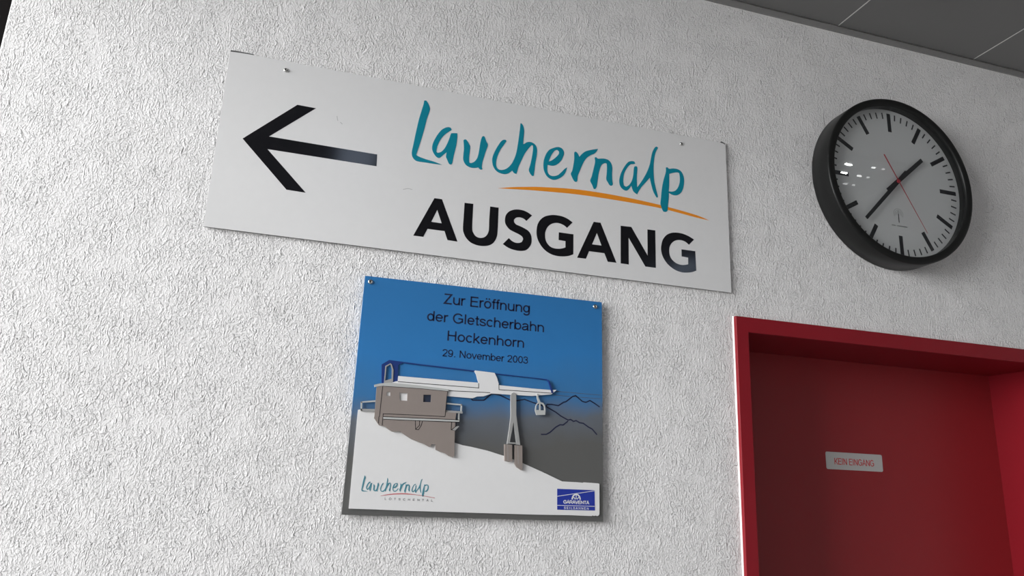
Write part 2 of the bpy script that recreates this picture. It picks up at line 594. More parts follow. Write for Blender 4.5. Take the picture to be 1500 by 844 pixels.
# ---------------------------------------------------------------- screws
def screw_mesh(r, h):
    bm = bmesh.new()
    prof = [(r, 0), (r * 0.98, -h * 0.35), (r * 0.82, -h * 0.75), (r * 0.55, -h * 0.95), (r * 0.40, -h)]
    n = 16
    rings = [[bm.verts.new((p[0] * math.cos(2 * PI * k / n), p[1], p[0] * math.sin(2 * PI * k / n))) for k in range(n)] for p in prof]
    for a, b in zip(rings[:-1], rings[1:]):
        for k in range(n):
            bm.faces.new([a[k], a[(k + 1) % n], b[(k + 1) % n], b[k]])
    inner = [bm.verts.new((v.co.x, -h * 0.4, v.co.z)) for v in rings[-1]]
    for k in range(n):
        bm.faces.new([rings[-1][k], rings[-1][(k + 1) % n], inner[(k + 1) % n], inner[k]])
    me = done(bm, 'screw')
    for f in me.polygons:
        f.use_smooth = True
    bm = bmesh.new()
    bmesh.ops.create_circle(bm, cap_ends=True, segments=6, radius=r * 0.42, matrix=Matrix.Translation((0, -h * 0.45, 0)) @ Matrix.Rotation(PI / 2, 4, 'X'))
    return me, done(bm, 'screw_socket', False)


SCREW, SOCK = screw_mesh(0.0056, 0.0036)


def screw(parent, u, v, y, s=1.0):
    x, z = at(u, v, y)
    o = ORI[parent.name]
    a = link('screw', SCREW, STEEL, parent, (x - o[0], y - o[1], z - o[2]))
    a.scale = (s, s, s)
    link('socket', SOCK, SOCKET, a)
    return a


# ---------------------------------------------------------------- exit sign
SY = -0.0075                                    # face of the sign board
tl, tr, br, bl = at(337.5, 75, SY), at(1062, 210, SY), at(1072, 429.3, SY), at(297.8, 331.2, SY)
zt, zb = (tl[1] + tr[1]) / 2, (bl[1] + br[1]) / 2
xl, xr = (tl[0] + bl[0]) / 2, (tr[0] + br[0]) / 2
sign = root('exit_sign', ((xl + xr) / 2, 0.0, zb),
            'wide white enamel exit sign with black arrow and teal script, screwed to the stucco wall', 'sign')
# the top right corner is clipped and bent
outline = [(xl, zb), (xr, zb), (xr, zt - 0.006), (xr - 0.003, zt - 0.0015), (xr - 0.011, zt), (xl, zt)]
board = plate('board', [outline], SIGNW, sign, SY, 0.0035)
board.data.materials.append(EDGE)
for f in board.data.polygons:
    f.material_index = 1 if abs(f.normal.y) < 0.5 else 0
VY = SY - 0.00025                               # face of the vinyl lettering
arrow_px = crop(290, 60, 2.91)([(190, 416), (424, 272), (503, 287), (303, 407), (764, 484), (761, 534), (296, 461), (459, 647), (377, 634)])
plate('arrow', [px(arrow_px, VY, False)], BLACK, sign, VY, 0.0003)

KA, KB, KC, KD = crop(595, 140, 7.0333), crop(715, 170, 7.0333), crop(790, 190, 7.0333), crop(900, 205, 7.0333)
SCRIPT = [
    [KA([(185, 52), (205, 50), (228, 82), (245, 130), (240, 165), (215, 235), (180, 370), (150, 470), (120, 560), (103, 610), (130, 628), (200, 655), (290, 682), (370, 714), (300, 705), (200, 690), (120, 678), (85, 660), (62, 625), (58, 580), (75, 500), (100, 380), (130, 250), (160, 150), (180, 85)])],
    [KA([(468, 355), (460, 332), (435, 325), (400, 333), (360, 358), (315, 415), (280, 480), (267, 530), (272, 570), (290, 605), (312, 632), (338, 643), (360, 632), (390, 605), (417, 585), (410, 628), (420, 655), (440, 700), (455, 710), (470, 705), (478, 680), (490, 620), (505, 560), (520, 490), (528, 400), (515, 388), (470, 388), (460, 395), (445, 440), (425, 490), (395, 545), (360, 580), (325, 590), (312, 580), (315, 550), (330, 500), (360, 445), (400, 400), (440, 372)])],
    [KA([(590, 460), (605, 452), (622, 458), (645, 495), (660, 525), (655, 580), (648, 640), (650, 690), (670, 695), (700, 682), (725, 655), (740, 620), (752, 560), (765, 480), (780, 430), (793, 418), (808, 425), (825, 470), (842, 508), (825, 560), (800, 640), (785, 690), (780, 740), (788, 758), (770, 765), (755, 755), (743, 740), (715, 745), (680, 745), (640, 732), (608, 705), (588, 660), (590, 600), (595, 540)])],
    [KB([(190, 258), (180, 245), (155, 246), (130, 265), (90, 325), (55, 395), (42, 450), (50, 510), (75, 555), (115, 585), (165, 598), (205, 592), (235, 572), (248, 560), (265, 585), (292, 597), (300, 570), (315, 520), (345, 455), (380, 385), (420, 330), (450, 300), (462, 305), (462, 350), (450, 430), (435, 500), (420, 555), (435, 595), (455, 618), (470, 615), (478, 560), (488, 480), (500, 410), (505, 350), (495, 310), (470, 282), (435, 267), (400, 270), (375, 285), (362, 290), (365, 230), (372, 160), (365, 110), (345, 75), (333, 75), (328, 130), (318, 210), (305, 300), (290, 380), (265, 450), (235, 500), (195, 538), (150, 555), (110, 550), (88, 525), (82, 480), (95, 420), (125, 350), (160, 300)])],
    [KC([(287, 388), (270, 440), (245, 475), (205, 502), (155, 517), (110, 505), (75, 475), (50, 425), (42, 370), (48, 310), (70, 250), (100, 210), (140, 190), (195, 178), (235, 195), (255, 235), (245, 280), (220, 325), (180, 360), (135, 372), (85, 362), (82, 400), (88, 440), (110, 468), (145, 478), (190, 468), (230, 435), (260, 405)]),
     KC([(97, 328), (130, 315), (170, 285), (200, 250), (203, 225), (185, 208), (160, 215), (135, 245), (110, 290)])],
    [KC([(360, 240), (370, 226), (385, 232), (400, 255), (412, 280), (440, 250), (480, 222), (540, 207), (605, 197), (590, 225), (565, 248), (530, 262), (495, 285), (465, 320), (440, 370), (415, 430), (395, 480), (392, 525), (380, 540), (360, 530), (345, 505), (325, 455), (340, 420), (352, 360), (360, 300)])],
    [KC([(570, 288), (585, 282), (605, 298), (640, 297), (680, 300), (715, 315), (740, 345), (752, 390), (750, 450), (752, 520), (758, 562), (745, 578), (725, 572), (705, 540), (690, 508), (695, 450), (697, 390), (695, 350), (675, 345), (645, 360), (625, 400), (610, 460), (600, 530), (590, 590), (575, 613), (560, 608), (545, 570), (525, 525), (540, 480), (560, 400), (575, 330)])],
    [KD([(215, 245), (205, 222), (175, 218), (140, 230), (100, 280), (65, 350), (50, 420), (60, 475), (90, 510), (120, 523), (145, 512), (175, 470), (185, 505), (200, 535), (235, 562), (245, 540), (275, 490), (320, 440), (365, 390), (380, 460), (400, 530), (430, 585), (445, 595), (447, 575), (430, 510), (412, 430), (405, 350), (405, 260), (412, 190), (425, 130), (450, 80), (435, 68), (415, 80), (390, 130), (375, 200), (365, 250), (340, 320), (300, 395), (260, 455), (235, 488), (232, 440), (232, 370), (237, 290), (225, 270), (205, 275), (200, 300), (195, 360), (180, 420), (150, 465), (120, 482), (98, 470), (92, 420), (100, 350), (130, 290), (165, 253), (195, 250)])],
    [KD([(530, 285), (545, 282), (565, 297), (610, 294), (660, 305), (695, 335), (715, 385), (718, 440), (708, 500), (685, 545), (650, 568), (615, 570), (585, 560), (562, 545), (560, 600), (552, 670), (548, 725), (530, 742), (505, 738), (490, 710), (475, 660), (480, 600), (490, 500), (505, 420), (530, 330)]),
     KD([(565, 350), (610, 338), (650, 335), (668, 342), (675, 390), (672, 440), (655, 490), (630, 520), (600, 532), (560, 530), (565, 450)])],
]
SWOOSH = [(729.2, 275.9), (750, 274.2), (771.9, 273.8), (790, 273.9), (832.7, 276.3), (871, 281.0), (910, 287.8), (942.7, 294.6), (982, 304.2), (1020, 315.2), (1039, 323),
          (1020, 318.7), (968.2, 305.2), (910, 294.5), (846.9, 285), (790, 279.6), (771.9, 278.3), (750, 277)]
plate('underline_stroke', [px(SWOOSH, VY, corner=80)], ORANGE, sign, VY, 0.0003)
for g in SCRIPT:
    plate('script_letter', [px(l, VY - 0.0002, corner=55) for l in g], TEAL, sign, VY - 0.0002, 0.0005)

KE, KF, KG, KH = crop(600, 280, 8.443), crop(730, 290, 8.443), crop(840, 310, 8.443), crop(900, 310, 8.443)
CAPS = [
    (0, [KE([(307, 87), (400, 100), (592, 625), (468, 606), (432, 495), (222, 467), (168, 566), (45, 550)]), KE([(342, 232), (268, 380), (397, 398)])]),
    (1, [KE([(680, 145), (788, 158), (778, 350), (775, 470), (785, 510), (815, 555), (860, 577), (910, 575), (950, 550), (975, 505), (982, 450), (985, 350), (996, 190), (1101, 205), (1095, 350), (1088, 500), (1075, 575), (1040, 635), (985, 670), (910, 680), (830, 668), (755, 635), (700, 580), (670, 520), (660, 460), (668, 330)])]),
    (1, [KF([(417, 217), (347, 284), (310, 255), (265, 241), (220, 245), (193, 272), (195, 300), (220, 328), (270, 350), (330, 380), (375, 412), (402, 455), (412, 510), (405, 570), (375, 620), (330, 650), (260, 655), (190, 642), (120, 615), (55, 570), (130, 497), (165, 530), (210, 553), (255, 556), (290, 545), (307, 510), (295, 480), (255, 450), (190, 418), (140, 390), (105, 350), (85, 310), (82, 260), (95, 210), (130, 170), (185, 147), (245, 143), (310, 155), (365, 180)])]),
    (1, [KF([(918, 303), (850, 370), (805, 335), (750, 313), (700, 310), (650, 325), (610, 360), (585, 410), (578, 460), (585, 520), (610, 570), (650, 607), (700, 625), (760, 628), (800, 622), (830, 612), (830, 535), (745, 520), (748, 425), (929, 450), (927, 697), (870, 717), (800, 724), (720, 717), (640, 690), (570, 640), (515, 570), (480, 490), (472, 410), (485, 330), (520, 270), (570, 232), (630, 215), (700, 212), (790, 228), (860, 260)])]),
    (0, [KG([(250, 127), (335, 138), (532, 633), (424, 620), (383, 515), (193, 490), (155, 583), (45, 570)]), KG([(290, 265), (230, 405), (347, 420)])]),
    (0, [KG([(584, 175), (716, 190), (918, 545), (915, 220), (1012, 233), (1019, 697), (890, 680), (682, 322), (684, 655), (584, 640)])]),
    (1, [KH([(985, 347), (922, 410), (880, 375), (825, 354), (770, 354), (725, 375), (692, 415), (678, 470), (685, 540), (710, 590), (760, 635), (820, 658), (870, 660), (913, 652), (912, 570), (832, 555), (830, 467), (1000, 490), (1012, 730), (960, 748), (890, 755), (820, 748), (740, 715), (660, 650), (605, 570), (580, 490), (580, 420), (600, 345), (645, 290), (700, 265), (760, 260), (840, 272), (920, 305)])]),
]
for sm, g in CAPS:
    plate('capital_letter', [px(l, VY, bool(sm), corner=40) for l in g], BLACK, sign, VY, 0.0003)
# dark strip along the top left edge, dark chip on the bent corner
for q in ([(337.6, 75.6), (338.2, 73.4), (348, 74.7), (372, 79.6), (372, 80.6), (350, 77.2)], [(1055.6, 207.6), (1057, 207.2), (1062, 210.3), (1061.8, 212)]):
    plate('dark_edge_mark', [px(q, SY, False)], EDGE, sign, SY - 0.0001, 0.003)
screw(sign, 419, 103, SY, 0.95)
screw(sign, 998, 211, SY, 0.85)
# small scuffs on the enamel
for q in ([(493.7, 170), (494.2, 174.5), (495, 177)], [(498.5, 179), (501.5, 182)], [(590.5, 277.5), (598, 276.2), (604, 277.8)]):
    line('scuff_mark', [[at(u, v, SY) for u, v in q]], 0.0013, SCUFF, sign, SY - 0.0001, 0.0002)

# ---------------------------------------------------------------- commemorative plaque with cut-out relief
PY = -0.0120
a, b, c, d = at(535, 404, PY), at(881.5, 443, PY), at(883.5, 764.5, PY), at(500.3, 754.3, PY)
pxl, pxr, pzt, pzb = (a[0] + d[0]) / 2, (b[0] + c[0]) / 2, (a[1] + b[1]) / 2, (c[1] + d[1]) / 2
plq = root('commemorative_plaque', ((pxl + pxr) / 2, 0.0, pzb),
           'square blue and grey plaque with cable car station relief below the exit sign', 'plaque')
PRINT = plaque_print(0.0, pzt - pzb, pxl - (pxl + pxr) / 2, pxr - (pxl + pxr) / 2)
plate('board', [[d, c, b, a]], PRINT, plq, PY, 0.006)
boxes('wall_spacer', [(pxl + 0.02, pxr - 0.02, PY + 0.006, 0.0, pzb + 0.03, pzt - 0.03)], EDGE, plq, ORI[plq.name])
screw(plq, 542.5, 413, PY, 1.0)
screw(plq, 871.5, 449.3, PY, 1.0)

P1, P2, P3, P4 = crop(515, 515, 8.44), crop(600, 515, 8.44), crop(680, 525, 8.44), crop(780, 540, 7.673)
P5, P6, P7, P8 = crop(540, 595, 9.38), crop(715, 565, 6.492), crop(515, 680, 10.714), crop(800, 695, 12.056)
L1, L2, L3 = PY - 0.0025, PY - 0.0050, PY - 0.0075       # faces of the stacked cut-outs


def cut(name, loops, m, y, thick=0.0025, smooth=False, parent=None):
    return plate(name, [px(l, y, smooth, 40, 3) for l in loops], m, parent or plq, y, thick)


def ink(name, polys, w, m, y, parent=None, smooth=False):
    ls = [[at(u, v, y) for u, v in p] for p in polys]
    if smooth:
        ls = [smooth_loop(l, 60, 4, False) for l in ls]
    return line(name, ls, w, m, parent or plq, y - 0.0002, 0.0003)


# mountains and ropes drawn on the board
ink('mountain_line', [
    P3([(85, 500), (105, 518), (245, 518), (340, 435), (440, 455), (565, 515), (650, 525), (745, 508), (844, 545)]) + P4([(60, 400), (130, 425)]),
    P4([(150, 425), (200, 455), (260, 490), (320, 535), (400, 580), (430, 573), (460, 595), (490, 585), (530, 610), (570, 615), (630, 660), (670, 680), (725, 745)]),
    P4([(150, 425), (165, 403), (215, 403), (290, 418), (350, 378), (375, 373), (450, 315), (485, 305), (520, 335), (560, 370), (600, 380), (645, 360), (700, 393), (755, 433)]),
    P4([(95, 740), (155, 740), (200, 715), (260, 660), (310, 632), (345, 635), (400, 590)])], 0.0028, INK, PY)
ink('rope_line', [P4([(265, 256), (520, 278), (772, 300)]), P4([(240, 298), (470, 318), (772, 340)])], 0.0009, ROPE, PY)

# navy arched roof of the station with its end window
hole = P1([(415, 360), (432, 190), (480, 160), (497, 215), (495, 335)])
cut('arched_roof', [P1([(372, 392), (372, 160), (465, 105), (844, 155)]) + P2([(800, 235)]) + P3([(385, 185)]) + P4([(165, 120), (190, 140), (215, 200), (237, 280), (212, 275), (200, 210), (178, 146), (160, 131)])
                    + P3([(844, 246), (390, 198)]) + P2([(800, 249), (0, 154)]) + P1([(640, 142), (578, 165), (570, 372), (480, 392)]), hole], NAVY, L1)
cut('end_window_frame', [P1([(400, 395), (418, 178), (480, 145), (498, 160), (518, 230), (512, 378), (455, 400)]), hole], GREYP, L1 - 0.0012, 0.0012)
cut('roof_end_strip', [P4([(165, 120), (190, 140), (215, 200), (237, 280), (212, 275), (200, 210), (178, 146)])], NAVY, L2 - 0.0006, 0.004)
# white platform slab with the strap over the roof
slab = cut('platform_slab', [P1([(578, 303)]) + P2([(0, 315), (835, 385)]) + P3([(178, 305), (165, 265), (150, 205), (128, 165), (135, 150), (375, 180), (405, 240), (425, 310), (430, 332)])
                             + P4([(0, 225), (205, 241), (271, 240), (235, 272), (210, 290), (0, 308)]) + P3([(560, 450), (340, 435), (240, 470), (160, 472), (110, 492)])
                             + P2([(770, 578), (465, 552), (455, 500)]) + P1([(480, 392), (545, 370), (572, 366)])], SNOW, L2)
sub(slab, plq)
ink('slab_line', [P1([(572, 372)]) + P2([(0, 385), (844, 450)]) + P3([(178, 368), (178, 308)]),
                  P2([(485, 485), (844, 502)]) + P3([(320, 425)]),
                  P3([(428, 320), (430, 388), (844, 415)]) + P4([(212, 277)])], 0.0014, LINE, L2, slab)
# snow field
snow = cut('snow_field', [P1([(80, 722), (108, 716), (290, 742)]) + P5([(300, 300), (700, 470), (1190, 505), (1290, 538), (1407, 560)]) + [(713.9, 660.3), (740, 668.6), (766, 678.7), (795, 691.8), (823.4, 705.4)]
                          + P8([(560, 141), (655, 150), (668, 142), (915, 160), (941, 168), (942, 560), (942, 705), (925, 728), (905, 738), (880, 728), (850, 735), (815, 725), (810, 738), (400, 722)])
                          + [(780, 754.0), (700, 751.6), (600, 748.6), (543.6, 746.3), (510.8, 745.2)]], SNOW, L1)
sub(snow, plq)
# brown station building with see-through windows
walls = cut('station_wall', [P1([(310, 435), (390, 425), (844, 455)]) + P2([(472, 490), (440, 752)]) + P5([(1205, 92), (1190, 200), (1180, 500), (1178, 680), (1160, 705), (1100, 685), (1050, 650), (990, 632), (920, 600), (918, 525), (865, 525), (855, 550), (830, 562), (770, 525), (700, 498), (590, 455), (520, 412), (430, 350), (320, 350), (280, 325), (230, 285), (140, 262), (110, 215), (75, 165)]) + P1([(283, 805), (300, 580)]),
                             P1([(432, 500), (480, 500), (480, 550), (432, 550)]), P1([(592, 510), (692, 515), (688, 610), (595, 605)]), P2([(172, 535), (268, 535), (263, 627), (168, 625)])], BROWN, L3, 0.003)
sub(walls, plq)
for q, m_ in ((P1([(425, 490), (490, 490), (490, 560), (425, 560)]), SNOW), (P1([(580, 500), (702, 505), (698, 620), (585, 615)]), SNOW),
              (P2([(160, 525), (280, 525), (275, 637), (156, 635)]), SLATE)):
    cut('window_backing', [q], m_, L2, 0.002, parent=walls)
cut('roof_edge', [P1([(280, 412), (355, 395), (480, 385), (844, 420)]) + P2([(490, 468), (475, 490)]) + P1([(844, 455), (390, 425), (300, 435), (285, 440)])], GREYL, L3 - 0.001, 0.004)
ink('wall_line', [P1([(385, 428), (345, 800)]) + P5([(140, 150), (135, 240)]),
                  P2([(472, 492), (460, 560), (438, 805)]) + P5([(1048, 145), (660, 125), (200, 105), (195, 170), (185, 262)]),
                  P1([(388, 427), (844, 457)]) + P2([(470, 492)]),
                  P5([(640, 195), (645, 320), (685, 326), (722, 265), (740, 205)]), P5([(700, 205), (700, 262), (645, 320)]),
                  P5([(1138, 215), (1134, 325), (1182, 335)]), P5([(1205, 220), (1205, 275), (1140, 325)]),
                  P5([(205, 180), (640, 199), (1130, 218), (1243, 222)]), P5([(200, 145), (640, 164), (1130, 184), (1243, 192)])], 0.0012, LINE, L3, walls)
cut('ledge_bar', [P5([(200, 150), (640, 170), (1130, 190), (1245, 197), (1245, 216), (1130, 212), (640, 195), (205, 176)])], GREYL, L3 - 0.0012, 0.0012)
cut('bracket_brace', [P5([(1150, 328), (1205, 280), (1240, 272), (1240, 285), (1190, 335)])], GREYP, L3 - 0.0010, 0.001)
for name, poly in (('balcony_rail', P2([(455, 634), (650, 652), (650, 668), (455, 652)])), ('balcony_post', P2([(634, 655), (650, 655), (646, 742), (628, 742)])),
                   ('balcony_floor', P2([(445, 726), (655, 742), (655, 768), (445, 752)])),
                   ('balcony_post', P5([(1230, 95), (1250, 95), (1248, 205), (1228, 205)])),
                   ('terrace_post', P1([(112, 620), (132, 620), (130, 735), (112, 735)])), ('terrace_rail', P1([(115, 618), (295, 603), (292, 624), (115, 634)])),
                   ('terrace_floor', P1([(112, 708), (290, 712), (285, 745), (112, 735)]))):
    cut(name, [poly], GREYL if 'post' in name or 'rail' in name else GREYP, L2 - 0.0006, 0.0024)
# cable car pylon on two footings, and the cabin
cut('pylon', [P6([(218, 90), (228, 72), (245, 65), (260, 72), (268, 90), (268, 280), (288, 430), (306, 566), (270, 562), (270, 556), (206, 552), (182, 555), (205, 400), (218, 290)]),
              P6([(243, 345), (256, 450), (272, 543), (206, 538), (225, 440)])], GREYP, L3, 0.006)
for q in ([(157, 557), (228, 563), (228, 720), (200, 725), (158, 715)], [(255, 567), (325, 570), (328, 800), (318, 805), (272, 775), (255, 745)]):
    cut('pylon_footing', [P6(q)], BROWN, L3 - 0.0008, 0.006)
    mid = [((q[0][0] + q[1][0]) / 2 - 6, q[0][1] + 5), ((q[0][0] + q[1][0]) / 2 - 4, q[-1][1])]
    ink('footing_line', [P6(mid)], 0.0009, GREYP, L3 - 0.0008)
cut('cable_car_cabin', [P6([(463, 78), (475, 78), (479, 110), (498, 157), (525, 165), (542, 190), (547, 230), (543, 278), (460, 280), (447, 235), (452, 195), (465, 170), (477, 158), (465, 120)]),
                        P6([(472, 175), (487, 170), (488, 232), (458, 232), (460, 195)]), P6([(498, 170), (520, 180), (533, 200), (535, 235), (500, 235)])], GREYL, L3, 0.003)


# ---------------------------------------------------------------- a plain sans-serif stroke alphabet for the printed lines
def arc(cx, cy, rx, ry, a0, a1, n=14):
    return [(cx + rx * math.cos(math.radians(a0 + (a1 - a0) * i / n)), cy + ry * math.sin(math.radians(a0 + (a1 - a0) * i / n))) for i in range(n + 1)]


def cr(pts):
    return smooth_loop(pts, 70, 4, False)


GL = {
    ' ': (.388, []), '.': (.388, [[(.19, 0), (.19, .135)]]),
    'u': (.777, [[(.12, .725), (.12, .3)] + arc(.385, .3, .265, .245, 180, 350), [(.65, 0), (.65, .725)]]),
    'n': (.777, [[(.12, 0), (.12, .725)], arc(.385, .42, .265, .25, 170, 0) + [(.65, 0)]]),
    'm': (1.163, [[(.12, 0), (.12, .725)], arc(.35, .42, .23, .25, 165, 0) + [(.58, 0)], arc(.81, .42, .23, .25, 165, 0) + [(1.04, 0)]]),
    'h': (.777, [[(.12, 0), (.12, 1)], arc(.385, .42, .265, .25, 170, 0) + [(.65, 0)]]),
    'r': (.465, [[(.12, 0), (.12, .725)], arc(.37, .42, .25, .25, 170, 72, 8)]),
    'd': (.777, [arc(.365, .362, .27, .31, 0, 360, 26), [(.65, 0), (.65, 1)]]),
    'b': (.777, [arc(.41, .362, .27, .31, 0, 360, 26), [(.12, 0), (.12, 1)]]),
    'g': (.777, [arc(.365, .375, .27, .30, 0, 360, 26), [(.65, .725), (.65, .02)] + arc(.38, -.02, .27, .21, 0, -160, 12)]),
    'o': (.777, [arc(.388, .362, .29, .31, 0, 360, 26)]),
    'ö': (.777, [arc(.388, .362, .29, .31, 0, 360, 26), [(.25, .86), (.25, 1)], [(.53, .86), (.53, 1)]]),
    'e': (.777, [[(.11, .37), (.675, .37)] , arc(.388, .362, .285, .31, 0, 325, 24)]),
    'c': (.698, [arc(.375, .362, .275, .31, 42, 318, 22)]),
    's': (.698, [cr([(.6, .53), (.52, .63), (.36, .67), (.2, .63), (.13, .53), (.2, .42), (.36, .37), (.54, .31), (.61, .2), (.54, .09), (.36, .055), (.18, .1), (.1, .22)])]),
    'a': (.777, [cr([(.12, .52), (.2, .63), (.38, .67), (.55, .62), (.62, .5), (.62, .12), (.68, 0)]), cr([(.62, .42), (.38, .37), (.18, .31), (.1, .19), (.18, .08), (.33, .055), (.5, .12), (.62, .25)])]),
    't': (.388, [cr([(.2, .93), (.2, .16), (.25, .075), (.38, .065)]), [(.02, .67), (.37, .67)]]),
    'f': (.388, [cr([(.2, 0), (.2, .8), (.26, .92), (.4, .935)]), [(.02, .67), (.36, .67)]]),
    'k': (.698, [[(.12, 0), (.12, 1)], [(.6, .725), (.14, .27)], [(.27, .4), (.64, 0)]]),
    'l': (.31, [[(.155, 0), (.155, 1)]]),
    'v': (.698, [[(.04, .725), (.35, .04), (.66, .725)]]),
    'Z': (.853, [[(.07, .94), (.72, .94), (.1, .06), (.8, .06)]]),
    'E': (.932, [[(.16, 0), (.16, 1)], [(.16, .94), (.84, .94)], [(.16, .53), (.79, .53)], [(.16, .06), (.87, .06)]]),
    'G': (1.086, [arc(.55, .5, .44, .455, 38, 318, 26) + [(.96, .16)], [(.96, .14), (.96, .48)], [(.57, .48), (1.02, .48)]]),
    'H': (1.008, [[(.16, 0), (.16, 1)], [(.85, 0), (.85, 1)], [(.16, .53), (.85, .53)]]),
    'N': (1.008, [[(.16, 0), (.16, 1)], [(.85, 0), (.85, 1)], [(.17, .96), (.84, .04)]]),
    'K': (.932, [[(.16, 0), (.16, 1)], [(.85, 1), (.2, .36)], [(.38, .54), (.88, 0)]]),
    'I': (.388, [[(.19, 0), (.19, 1)]]),
    'A': (.932, [[(.05, 0), (.466, .97), (.88, 0)], [(.2, .33), (.73, .33)]]),
    'L': (.777, [[(.16, 0), (.16, 1)], [(.16, .06), (.74, .06)]]),
    'T': (.853, [[(.427, 0), (.427, 1)], [(.04, .94), (.81, .94)]]),
    'V': (.932, [[(.05, 1), (.466, .04), (.88, 1)]]),
    'R': (1.008, [[(.16, 0), (.16, 1)], [(.16, .94), (.6, .94)] + arc(.6, .7, .24, .24, 80, -80, 8) + [(.6, .46), (.16, .46)], [(.52, .46), (.92, 0)]]),
    'B': (.932, [[(.16, 0), (.16, 1)], [(.16, .94), (.55, .94)] + arc(.55, .735, .22, .205, 80, -80, 8) + [(.16, .53)], [(.16, .53), (.58, .53)] + arc(.58, .295, .25, .235, 80, -80, 8) + [(.16, .06)]]),
    'C': (1.008, [arc(.53, .5, .43, .455, 40, 320, 26)]),
    'O': (1.086, [arc(.54, .5, .46, .455, 0, 360, 30)]),
    'Ö': (1.086, [arc(.54, .5, .46, .455, 0, 360, 30), [(.38, 1.09), (.38, 1.22)], [(.7, 1.09), (.7, 1.22)]]),
    'S': (.932, [cr([(.8, .74), (.72, .87), (.47, .945), (.24, .88), (.15, .73), (.25, .6), (.48, .52), (.72, .43), (.82, .27), (.72, .12), (.47, .055), (.22, .12), (.1, .31)])]),
    '2': (.777, [cr([(.1, .72), (.16, .87), (.38, .945), (.6, .88), (.66, .72), (.58, .55), (.3, .28), (.12, .07)]), [(.07, .06), (.68, .06)]]),
    '9': (.777, [arc(.375, .655, .27, .29, 0, 360, 24), cr([(.645, .64), (.65, .45), (.6, .2), (.47, .08), (.32, .055), (.17, .12), (.11, .23)])]),
    '0': (.777, [arc(.388, .5, .285, .445, 0, 360, 28)]),
    '3': (.777, [cr([(.1, .74), (.18, .9), (.36, .945), (.56, .88), (.61, .74), (.54, .6), (.33, .54)]), cr([(.33, .54), (.57, .48), (.66, .28), (.57, .11), (.36, .055), (.16, .12), (.09, .27)])]),
}


def text(name, s, left, width, height, mt, parent, y, w=0.138, track=0.0, thick=0.0003, slope=0.0):
    """a printed line: left = (x, z) of the baseline start, scaled to the given width and cap height"""
    total = sum(GL[c][0] + track for c in s) - track - 0.12
    k = width / total
    bm = bmesh.new()
    cur = -0.06
    o = ORI[parent.name]
    for ch in s:
        adv, strokes = GL[ch]
        for st in strokes:
            pts = [(left[0] + (cur + p[0]) * k, left[1] + p[1] * height + slope * (cur + p[0]) * k) for p in st]
            closed = len(pts) > 20 and math.hypot(pts[0][0] - pts[-1][0], pts[0][1] - pts[-1][1]) < 1e-6
            ribbon_bm(bm, pts[:-1] if closed else pts, w * height, y - thick, y, o, None, closed)
        cur += adv + track
    return link(name, done(bm, name, False), mt, parent)


def text_px(name, s, p_left, p_right, p_top, mt, parent, y, **kw):
    """baseline start and end pixel, and a pixel at cap height above the start"""
    l, r, t = at(*p_left, y), at(*p_right, y), at(*p_top, y)
    return text(name, s, (l[0], (l[1] + r[1]) / 2), r[0] - l[0], t[1] - l[1], mt, parent, y, **kw)


K5 = crop(490, 395, 3.6585)
for s, q in (('Zur Eröffnung', [(586, 187), (1046, 229), (590, 132)]), ('der Gletscherbahn', [(496, 277), (1122, 332), (499, 223)]),
             ('Hockenhorn', [(602, 382), (1015, 418), (604, 328)])):
    l, r, t = K5(q)
    text_px('text_line', s, l, r, t, INK, plq, PY)
l, r, t = K5([(578, 467), (1036, 503), (580, 428)])
text_px('text_line', '29. November 2003', l, r, t, INK, plq, PY, w=0.13)

# small script logo on the snow field: the exit sign's script, reduced
x0b, x1b = at(603, 230, VY)[0], at(1002, 264, VY)[0]
z0b, z1b = at(603, 230, VY)[1], at(622, 147, VY)[1]
sl, sr_ = at(*P7([(152, 415)])[0], L1), at(*P7([(1212, 340)])[0], L1)
st_ = at(*P7([(208, 180)])[0], L1)
logo = bmesh.new()
for g in SCRIPT:
    lp = []
    for l in g:
        q = px(l, VY, True, 55, 3)
        lp.append([(sl[0] + (p[0] - x0b) / (x1b - x0b) * (sr_[0] - sl[0]), sl[1] + (p[1] - z0b) / (z1b - z0b) * (st_[1] - sl[1])) for p in q])
    plate_bm(logo, lp, L1 - 0.0003, L1, ORI[plq.name])
link('script_logo', done(logo, 'script_logo', False), LOGOT, snow)
line('logo_underline', [smooth_loop([at(u, v, L1) for u, v in P7([(455, 500), (600, 476), (800, 465), (950, 475), (1100, 495), (1305, 532)])], 60, 4, False)],
     0.0024, LOGOR, snow, L1 - 0.0003, 0.0003, lambda t: 0.25 + 0.75 * math.sin(PI * min(t * 1.35, 1)) if t < 0.74 else 0.45)
text_px('logo_text', 'LÖTSCHENTAL', P7([(518, 557)])[0], P7([(1270, 590)])[0], P7([(521, 524)])[0], SMALLG, snow, L1, w=0.15, track=0.95)

